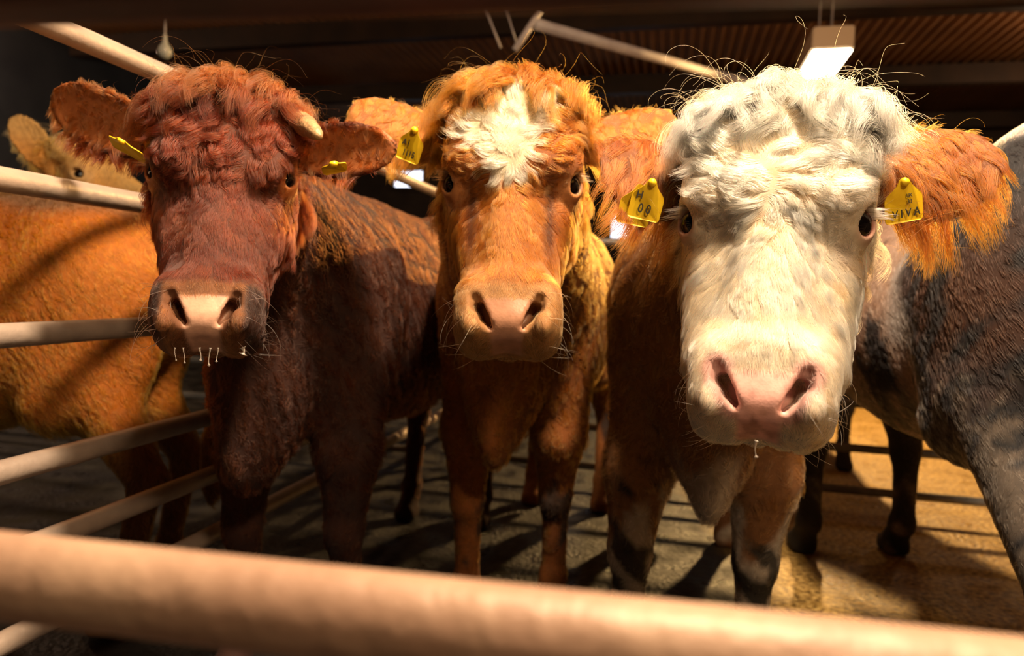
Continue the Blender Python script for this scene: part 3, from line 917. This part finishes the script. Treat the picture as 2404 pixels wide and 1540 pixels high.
tube('strut', [P(1268, 26, 5.0), P(1208, 118, 5.0)], .024, M_GREYTUBE, st)
tube('rod', [P(1140, 20, 5.1), P(1175, 112, 5.1)], .008, M_GREYTUBE, st, seg=8)
tube('rod', [P(1188, 20, 5.1), P(1212, 100, 5.1)], .006, M_GREYTUBE, st, seg=8)
pe = P(387, 118, 4.6)
pl = empty('pendant_lamp', tuple(pe)); tag(pl, 'small unlit glass bulb lamp hanging from the roof above the dark red cow', 'lamp')
bm = bmesh.new()
prof = [(.002, -.058), (.026, -.052), (.044, -.030), (.048, -.005), (.038, .022), (.020, .045), (.014, .070), (.014, .10), (.002, .102)]
rings = [[bm.verts.new((pe[0] + r_ * math.cos(t), pe[1] + r_ * math.sin(t), pe[2] + z_)) for t in np.linspace(0, 2 * PI, 24, endpoint=False)] for r_, z_ in prof]
for a_, b_ in zip(rings, rings[1:]):
    for i in range(24): bm.faces.new((a_[i], a_[(i + 1) % 24], b_[(i + 1) % 24], b_[i]))
link('bulb', bm_mesh('bulb', bm), M_GLASS, pl)
tube('cord', [(pe[0], pe[1], pe[2] + .09), (pe[0], pe[1], 4.53)], .007, M_GREYTUBE, pl, seg=8)

def window(i, px0, py0, px1, py1):
    a = (np.array(P((px0 + px1) / 2, (py0 + py1) / 2, 14.0))); t = 14.78 / (a @ bdir); 
    a = np.array([0, 0, CAM_H]) + (a - np.array([0, 0, CAM_H])) * t
    w_ = (px1 - px0) / FPX * 14.6 / 2; h_ = (py1 - py0) / FPX * 14.6 / 2; s = a @ bside
    o = slab('window_%d' % i, s - w_, s + w_, 14.80, 14.84, a[2] - h_, a[2] + h_, M_DAY, bev=.01)
    for (u0, u1, v0, v1) in ((-w_ - .08, w_ + .08, h_, h_ + .08), (-w_ - .08, w_ + .08, -h_ - .08, -h_), (-w_ - .08, -w_, -h_, h_), (w_, w_ + .08, -h_, h_)):
        slab('window_frame', s + u0, s + u1, 14.76, 14.90, a[2] + v0, a[2] + v1, M_WALL, parent=o)
window(1, 922, 400, 996, 440); window(2, 1436, 505, 1500, 565)

# ================================================================== cattle
EYE_MATS = [M_SCL, M_EYE]
FD = 1.0
def rep(c, n): return np.tile(np.array(c, float), (n, 1))
CAMP = np.array([0, 0, CAM_H])
ONLY = '1234567'

def muckf(q, seed, zc=.37, r=.11):
    """dried muck on the knees: body-local position"""
    return sstep(.15, .45, noise(q, 26, seed) + 1.2 * np.exp(-((q[:, 2] - zc) / r) ** 2) - .7)

# ---- dark red cow, left
def c1():
    T = P(533, 150, 1.20); N = P(464, 768, 1.00); mid = (T + N) / 2
    H = Head(T, N, CAMP - mid, yaw=math.radians(12), w=.98, eye_z=.322, neck_to=(-.56, 1.75, 1.02), nose_w=.86, bridge=.95, ears=[
        (-1, P(88, 228, 1.25), (.35, -1, -.35), .060, 4.5), (1, P(915, 345, 1.16), (-.30, -1, -.10), .052, 4.5)])
    def colf(V, q, hl, ish, eid):
        n = len(V); c = lerp((.075, .014, .003), (.155, .031, .006), .5 + .5 * noise(V, 14, 1))
        wet = np.zeros(n)
        x, y, z = hl.T
        c = lerp(c, rep((.26, .080, .022), n), ish * sstep(.45, .50, z))
        ed = eye_dist(H, hl); er = ish * (eid == 0) * sstep(.046, .032, ed); c = lerp(c, rep((.62, .20, .05), n), er); wet = np.maximum(wet, .5 * er)
        c = lerp(c, rep((.10, .035, .02), n), ish * (eid == 0) * sstep(.027, .0255, ed))
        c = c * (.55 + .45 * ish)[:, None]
        mz = ish * (eid == 0) * sstep(.092, .080, z); c = lerp(c, rep((.30, .11, .035), n), mz * .8)
        side_ = mz * sstep(.055, .066, np.abs(x)); c = lerp(c, rep((.05, .018, .010), n), side_)
        p = pad_mask(hl, H.nw) * ish; c = lerp(c, rep((.62, .36, .25), n), p); wet = np.maximum(wet, p)
        for i, e in enumerate(H.ears):
            m = (eid == i + 1); u = (hl - e['B']) @ e['e1'] / e['L']; v = (hl - e['B']) @ e['e2']
            nl = ((hl - e['B']) @ e['n'] - e['cup'] * v * v * (1 - .55 * np.clip(u, 0, 1)) + .1 * e['L'] * np.clip(u, 0, 1) ** 2) > 0
            inn = m * nl * sstep(.95, .6, np.abs(v) / e['W']); c = lerp(c, rep((.50, .15, .035), n), inn * inn * .9); wet = np.maximum(wet, .4 * inn)
        return c, wet
    cow = Cow((-.530, 1.70), (-bdir[0], -bdir[1]), 1.0, 'dark red-brown cow with a curly topknot and a pale horn, beside the side gate', head=H, bw=.77,
              feet=dict(fl=(-.13, -.02), fr=(.13, .02)), thick=.98, neckr=(.205, .15))
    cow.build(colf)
    add_eyes(cow, EYE_MATS); horn(cow, H.wor(np.array([[.085, .10, .482]]))[0], P(752, 322, 1.14), .025 * H.S, M_HORN)
    head_fur(cow, int(150000 * FD), .00028, zw=.46, curl=1.0, tuft=1.25, seed=11, ear_len=.030, clump=1000, part=-.005, lmul=1.05, tuft_w=.8)
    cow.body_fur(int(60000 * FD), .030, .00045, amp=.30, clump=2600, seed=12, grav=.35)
    ear_tag(cow, P(292, 350, 1.13), (.85, .10, -.42), (.15, -.80, .40), .060, .045)
    ear_tag(cow, P(786, 398, 1.09), (.85, .2, .25), (-.1, -.9, .25), .040, .035)
    for px_, l_, r_ in ((412, .020, .0008), (432, .024, .0010), (470, .020, .0014), (492, .028, .0013), (510, .022, .0013), (571, .010, .0035)):
        drool(cow, P(px_, 816, 1.0), l_, r_, px_)
    whiskers(cow, 46, (.8, .6, .45), 3); lashes(cow, (.30, .12, .05), 60, .03)
    return cow
# ---- orange cow with a white blaze, middle
def c2():
    T = P(1208, 142, 1.24); N = P(1188, 778, 1.03); mid = (T + N) / 2
    H = Head(T, N, CAMP - mid, yaw=math.radians(2), w=.94, eye_z=.300, neck_to=(-.02, 2.0, 1.04), nose_w=.88, bridge=.90, ears=[
        (-1, P(822, 268, 1.33), (-.2, .9, -.45), .062, 4.0), (1, P(1588, 296, 1.34), (.25, .9, -.40), .060, 4.0)])
    def colf(V, q, hl, ish, eid):
        n = len(V); x, y, z = hl.T
        wet = np.zeros(n); c = lerp((.36, .100, .010), (.50, .155, .018), .5 + .5 * noise(V, 12, 2))
        nn_ = noise(hl, 60, 3)
        low = sstep(.16, .10, z) * 1.0
        bl = sstep(.05, -.15, (np.abs(x + .012 - .010 * np.sin(z * 30)) - (.020 + .040 * sstep(.275, .36, z))) / .03 + .35 * nn_) * sstep(.270, .285, z + .010 * nn_) * sstep(.455, .440, z + .012 * nn_) * (y < .10)
        c = lerp(c, rep((.86, .70, .46), n), bl * ish * (eid == 0))
        ed = eye_dist(H, hl); er = ish * (eid == 0) * sstep(.050, .032, ed); c = lerp(c, rep((.60, .24, .07), n), er); wet = np.maximum(wet, .4 * er)
        c = lerp(c, rep((.08, .035, .02), n), ish * (eid == 0) * sstep(.027, .0255, ed))
        # dark tear marks below the eyes, on the cheek groove
        tm = np.exp(-((np.abs(x) - .064) / .010) ** 2) * sstep(.12, .20, z) * sstep(.31, .25, z) * (y < .13); c = lerp(c, rep((.055, .020, .010), n), ish * tm * .8)
        mz = ish * (eid == 0) * sstep(.098, .075, z); c = lerp(c, rep((.52, .25, .085), n), mz * .85)
        p = pad_mask(hl, H.nw) * ish; c = lerp(c, rep((.40, .20, .12), n), p); wet = np.maximum(wet, p)
        c = lerp(c, rep((.020, .012, .008), n), muckf(q, 3, .36, .07) * (1 - ish) * .9)
        body = (1 - ish) * sstep(.2, -.3, noise(V, 6, 7)) * .45; c = lerp(c, c * .55, body)
        return c, wet
    cow = Cow((.012, 1.97), (-bdir[0], -bdir[1]), 1.0, 'orange-brown cow in the middle with a white blaze on its forehead', head=H, bw=.81,
              feet=dict(fl=(-.12, -.02), fr=(.12, .10)))
    cow.build(colf)
    add_eyes(cow, EYE_MATS)
    head_fur(cow, int(150000 * FD), .00028, zw=.30, curl=.9, tuft=1.15, seed=21, ear_len=.036, clump=1000, part=.01, nose_len=1.05, tuft_w=1.0)
    cow.body_fur(int(60000 * FD), .026, .0005, amp=.28, clump=2600, seed=22)
    ear_tag(cow, P(962, 343, 1.24), (.93, -.1, -.34), (.25, -.25, .9), .046, .056, texts=(('A1', -.008, .004, .016, .8, 0), ('1115', .002, -.014, .016, .75, 0)))
    whiskers(cow, 40, (.65, .42, .22), 4); lashes(cow, (.55, .25, .10), 60, .028)
    return cow
# ---- pale faced cow
def c3():
    T = P(1838, 166, 1.05); N = P(1782, 975, .83); mid = (T + N) / 2
    H = Head(T, N, CAMP - mid, yaw=math.radians(0), w=1.0, mx=1.25, neck_to=(.46, 1.65, .98), nose_w=.90, bridge=1.10, ears=[
        (-1, P(1396, 412, 1.12), (-.3, .9, -.35), .072, 4.0), (1, P(2340, 392, 1.06), (.2, .9, -.40), .078, 4.0)])
    def colf(V, q, hl, ish, eid):
        n = len(V); x, y, z = hl.T
        cb = lerp((.25, .095, .025), (.38, .155, .040), .5 + .5 * noise(V, 9, 4))
        ch = lerp((.92, .70, .44), (.96, .85, .66), .5 + .5 * noise(hl, 30, 5))
        ch = lerp(ch, rep((.62, .34, .14), n), sstep(.1, .7, noise(hl, 34, 8)) * .45)
        ed = eye_dist(H, hl); ch = lerp(ch, rep((.72, .40, .28), n), (eid == 0) * sstep(.034, .028, ed))
        ch = lerp(ch, rep((.38, .10, .06), n), (eid == 0) * sstep(.027, .0250, ed))
        sp = np.exp(-((x - .088) / .018) ** 2 - ((z - .245) / .022) ** 2); ch = lerp(ch, rep((.26, .16, .10), n), np.clip(sp * 1.2, 0, 1) * .7)
        p = pad_mask(hl, H.nw)
        nd = np.min([np.linalg.norm(hl - np.array(c_), axis=1) for c_ in H.nost], axis=0)
        pk = np.maximum(p, sstep(.026, .014, nd)); ch = lerp(ch, rep((.78, .42, .36), n), pk)
        dk = p * sstep(.022, .010, z) * sstep(-.2, .5, noise(hl, 90, 2)); ch = lerp(ch, rep((.42, .20, .13), n), dk * .7)
        backn = sstep(.13, .19, y + .6 * (z - .42) * (z > .42)) * sstep(.2, .3, z); ch = lerp(ch, cb, backn)
        ear = (eid > 0); ch = lerp(ch, lerp((.19, .048, .004), (.33, .090, .008), .5 + .5 * noise(V, 40, 2)), ear * 1.0)
        c = lerp(cb, ch, ish)
        # white stockings and white patch of the dewlap
        wq = sstep(-.25, .15, noise(q, 13, 6) + 1.8 * (.50 - q[:, 2]) / .3 * (q[:, 1] < .35) - .05 + .6 * (q[:, 0] > -.10) * (q[:, 0] < .02)); wq = wq * (q[:, 2] < .56)
        wq = np.maximum(wq, np.exp(-((q[:, 0]) / .055) ** 2) * sstep(.72, .66, q[:, 2]) * (q[:, 1] < 0) * sstep(-.3, .2, noise(q, 20, 3) + .2))
        c = lerp(c, rep((.72, .60, .46), n), wq * (1 - ish))
        c = lerp(c, rep((.022, .016, .009), n), muckf(q, 5, .35, .09) * (1 - ish) * .95)
        return c, p * ish
    cow = Cow((.47, 1.60), (-bdir[0], -bdir[1]), 1.0, 'large tan cow with a cream white face and orange-brown ears on the right', head=H, bw=.9,
              feet=dict(fl=(-.165, -.02), fr=(.125, .02)), thick=1.05)
    cow.build(colf)
    add_eyes(cow, EYE_MATS); horn(cow, H.wor(np.array([[-.088, .10, .462]]))[0], P(1594, 268, 1.09), .020 * H.S, M_HORN2)
    head_fur(cow, int(165000 * FD), .00027, zw=.295, curl=1.1, tuft=1.05, seed=31, ear_len=.056, clump=1100, part=.0, lmul=1.0, nose_len=1.35)
    cow.body_fur(int(55000 * FD), .022, .0005, amp=.22, clump=2400, seed=32)
    ear_tag(cow, P(1520, 474, 1.075), (.97, 0, -.17), (.1, -.2, .97), .052, .058, texts=(('H', -.014, .008, .018, .8, 0), ('0 0', -.002, -.012, .020, .8, 0)), back=(-.014, -.012, -.010))
    ear_tag(cow, P(2126, 476, 1.03), (.96, 0, .22), (-.15, -.2, .97), .058, .060, texts=(('V I V A', .0, -.016, .017, .85, .0), ('UK', .006, .010, .008, .8, 0), ('38', .006, .001, .009, .8, 0)))
    drool(cow, P(1776, 1034, .83), .022, .0018, 3)
    whiskers(cow, 60, (.85, .62, .45), 5, .035); lashes(cow, (.9, .7, .5), 90, .036)
    return cow

# ---- black and white spotted cow at the right, seen from behind
def c4():
    T = np.array([1.22, 3.0, 1.12]); N = np.array([1.14, 3.0, .68])
    H = Head(T, N, (-0.6, 1, .4), w=.95, neck_to=(1.27, 2.5, 1.0), ears=[(-1, T + np.array([.2, -.05, -.02]), (.2, 1, -.2), .055, 4.0), (1, T + np.array([-.2, -.05, -.02]), (-.2, 1, -.2), .055, 4.0)])
    def colf(V, q, hl, ish, eid):
        n = len(V); y, z = q[:, 1], q[:, 2]
        black = lerp((.008, .008, .010), (.030, .030, .037), .5 + .5 * noise(V, 40, 1))
        pink = lerp((.46, .25, .17), (.58, .38, .28), .5 + .5 * noise(V, 10, 2))
        # thigh and upper side black, belly pale with black blotches
        nn_ = noise(q, 11, 4)
        edge = y - (.86 + .40 * (z < .95) * (.95 - z) + .03 * nn_)
        bl = sstep(.10, .28, noise(q, 15, 6) + .25 * noise(q, 44, 2) - .10)
        pale = sstep(.01, -.01, edge) * sstep(.02, -.03, z - 1.17 - .05 * nn_)
        c = lerp(black, pink, pale); c = lerp(c, black, pale * bl)
        seam = np.exp(-(edge / .016) ** 2) * sstep(1.18, 1.1, z) * sstep(.5, .7, z); c = lerp(c, rep((.62, .55, .52), n), seam * .8)
        roan = sstep(-.05, .55, noise(q, 70, 5) + .8 * sstep(.80, .60, z) - .25) * sstep(.95, .70, z); c = lerp(c, rep((.22, .17, .13), n), roan * .75)
        top = sstep(1.19, 1.215, z) * np.exp(-((y - .95) / .25) ** 2); c = lerp(c, rep((.80, .74, .74), n), top)
        brown = sstep(.0, .5, noise(q, 22, 7) + .2) * np.exp(-((y - 1.15) / .22) ** 2 - ((z - .88) / .14) ** 2); c = lerp(c, rep((.15, .052, .022), n), brown * .7)
        low = np.maximum(sstep(.46, .34, z), sstep(.70, .60, z) * (y < .5)); c = lerp(c, rep((.020, .014, .010), n), low * sstep(-.4, .1, noise(q, 20, 3) + .2))
        return c, np.zeros(n)
    cow = Cow((1.28, 2.62), (.08, 1), 1.12, 'black and white spotted cow at the right, seen from behind with its rump near', head=H, bw=1.06,
              feet=dict(fl=(-.24, -.02), fr=(.09, .02), hl=(-.17, 1.16), hr=(.17, 1.28)))
    cow.build(colf, .020, .010)
    def df(D, r, q):
        return D
    cow.body_fur(int(150000 * FD), .014, .00032, amp=.05, clump=9000, seed=42, lift=.20, grav=.2, ck=.3)
    # clumps of dried muck and straw on the coat
    rr = np.random.default_rng(5)
    return cow
# ---- tan cow beyond the side gate
def c5():
    T = P(-560, 420, 2.0); N = P(-700, 900, 1.9)
    H = Head(T, N, (-1, -.6, .2), w=.95, neck_to=(-2.3, 1.75, 1.02), ears=[(-1, T + np.array([0, -.2, 0]), (-1, 0, -.3), .055, 4.0), (1, T + np.array([0, .2, 0]), (-1, 0, -.3), .055, 4.0)])
    def colf(V, q, hl, ish, eid):
        n = len(V); z = q[:, 2]
        c = lerp((.62, .155, .006), (.80, .235, .015), .5 + .5 * noise(V, 8, 3))
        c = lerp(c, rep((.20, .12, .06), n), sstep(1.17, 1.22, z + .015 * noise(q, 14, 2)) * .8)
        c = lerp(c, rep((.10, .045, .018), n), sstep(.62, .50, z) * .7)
        return c, np.zeros(n)
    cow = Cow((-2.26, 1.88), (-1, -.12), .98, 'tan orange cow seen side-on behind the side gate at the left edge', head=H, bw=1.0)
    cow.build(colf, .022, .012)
    cow.body_fur(int(50000 * FD), .024, .0006, amp=.12, clump=5000, seed=52, lift=.22, ck=.35, lenf=lambda r, q: 1 + .9 * sstep(.72, .58, q[:, 2]))
    return cow
# ---- blond cow behind the tan one
def c6():
    T = P(150, 300, 2.75); N = P(385, 470, 2.70)
    H = Head(T, N, (.62, -.45, .72), yaw=0, w=.98, neck_to=(-2.35, 2.95, .95), ears=[
        (-1, P(28, 268, 2.60), (.4, -.9, -.1), .062, 4.5), (1, P(205, 262, 2.95), (.6, .6, .2), .055, 4.5)])
    def colf(V, q, hl, ish, eid):
        n = len(V); z = hl[:, 2]
        c = lerp((.60, .25, .04), (.74, .36, .08), .5 + .5 * noise(V, 10, 3))
        c = lerp(c, rep((.72, .42, .13), n), ish * sstep(.05, -.02, hl[:, 1] - .03))
        c = lerp(c, rep((.16, .08, .03), n), sstep(.0, .5, noise(V, 9, 5) + .3) * (1 - ish) * .7)
        ed = eye_dist(H, hl); c = lerp(c, rep((.70, .42, .16), n), ish * sstep(.06, .03, ed))
        return c, pad_mask(hl) * ish
    cow = Cow((-2.55, 2.80), (1, 0.05), 1.0, 'blond cow with a pale ear looking right over the tan cow\'s back', head=H, bw=.9)
    cow.build(colf, .024, .008)
    add_eyes(cow, EYE_MATS)
    cow.body_fur(int(16000 * FD), .022, .0011, amp=.2, clump=900, seed=62)
    head_fur(cow, int(16000 * FD), .0007, seed=61, clump=700, ear_len=.024, K=6)
    return cow
# ---- dark cow beyond the rear gate
def c7():
    T = np.array([2.05, 3.50, 1.34]); N = np.array([2.02, 3.26, .90]) + np.array([0, .18, 0])
    H = Head(T, N, (0, -1, .2), neck_to=(2.0, 4.2, 1.0), ears=[(-1, T + np.array([-.2, 0, -.02]), (0, -1, -.3), .055, 4.5), (1, T + np.array([.2, 0, -.02]), (0, -1, -.3), .055, 4.5)])
    def colf(V, q, hl, ish, eid): return lerp((.020, .013, .010), (.035, .022, .016), .5 + .5 * noise(V, 8, 1)), np.zeros(len(V))
    cow = Cow((1.85, 4.05), (-bdir[0], -bdir[1]), 1.0, 'dark cow standing beyond the rear gate, only its legs and belly in sight', head=H, bw=.92)
    cow.build(colf, .026, .012)
    cow.body_fur(int(10000 * FD), .02, .0013, amp=.2, clump=800, seed=72)
    return cow
COWS = {}
if '1' in ONLY: COWS[1] = c1()
if '2' in ONLY: COWS[2] = c2()
if '3' in ONLY: COWS[3] = c3()
if '4' in ONLY: COWS[4] = c4()
if '5' in ONLY: COWS[5] = c5()
if '6' in ONLY: COWS[6] = c6()
if '7' in ONLY: COWS[7] = c7()
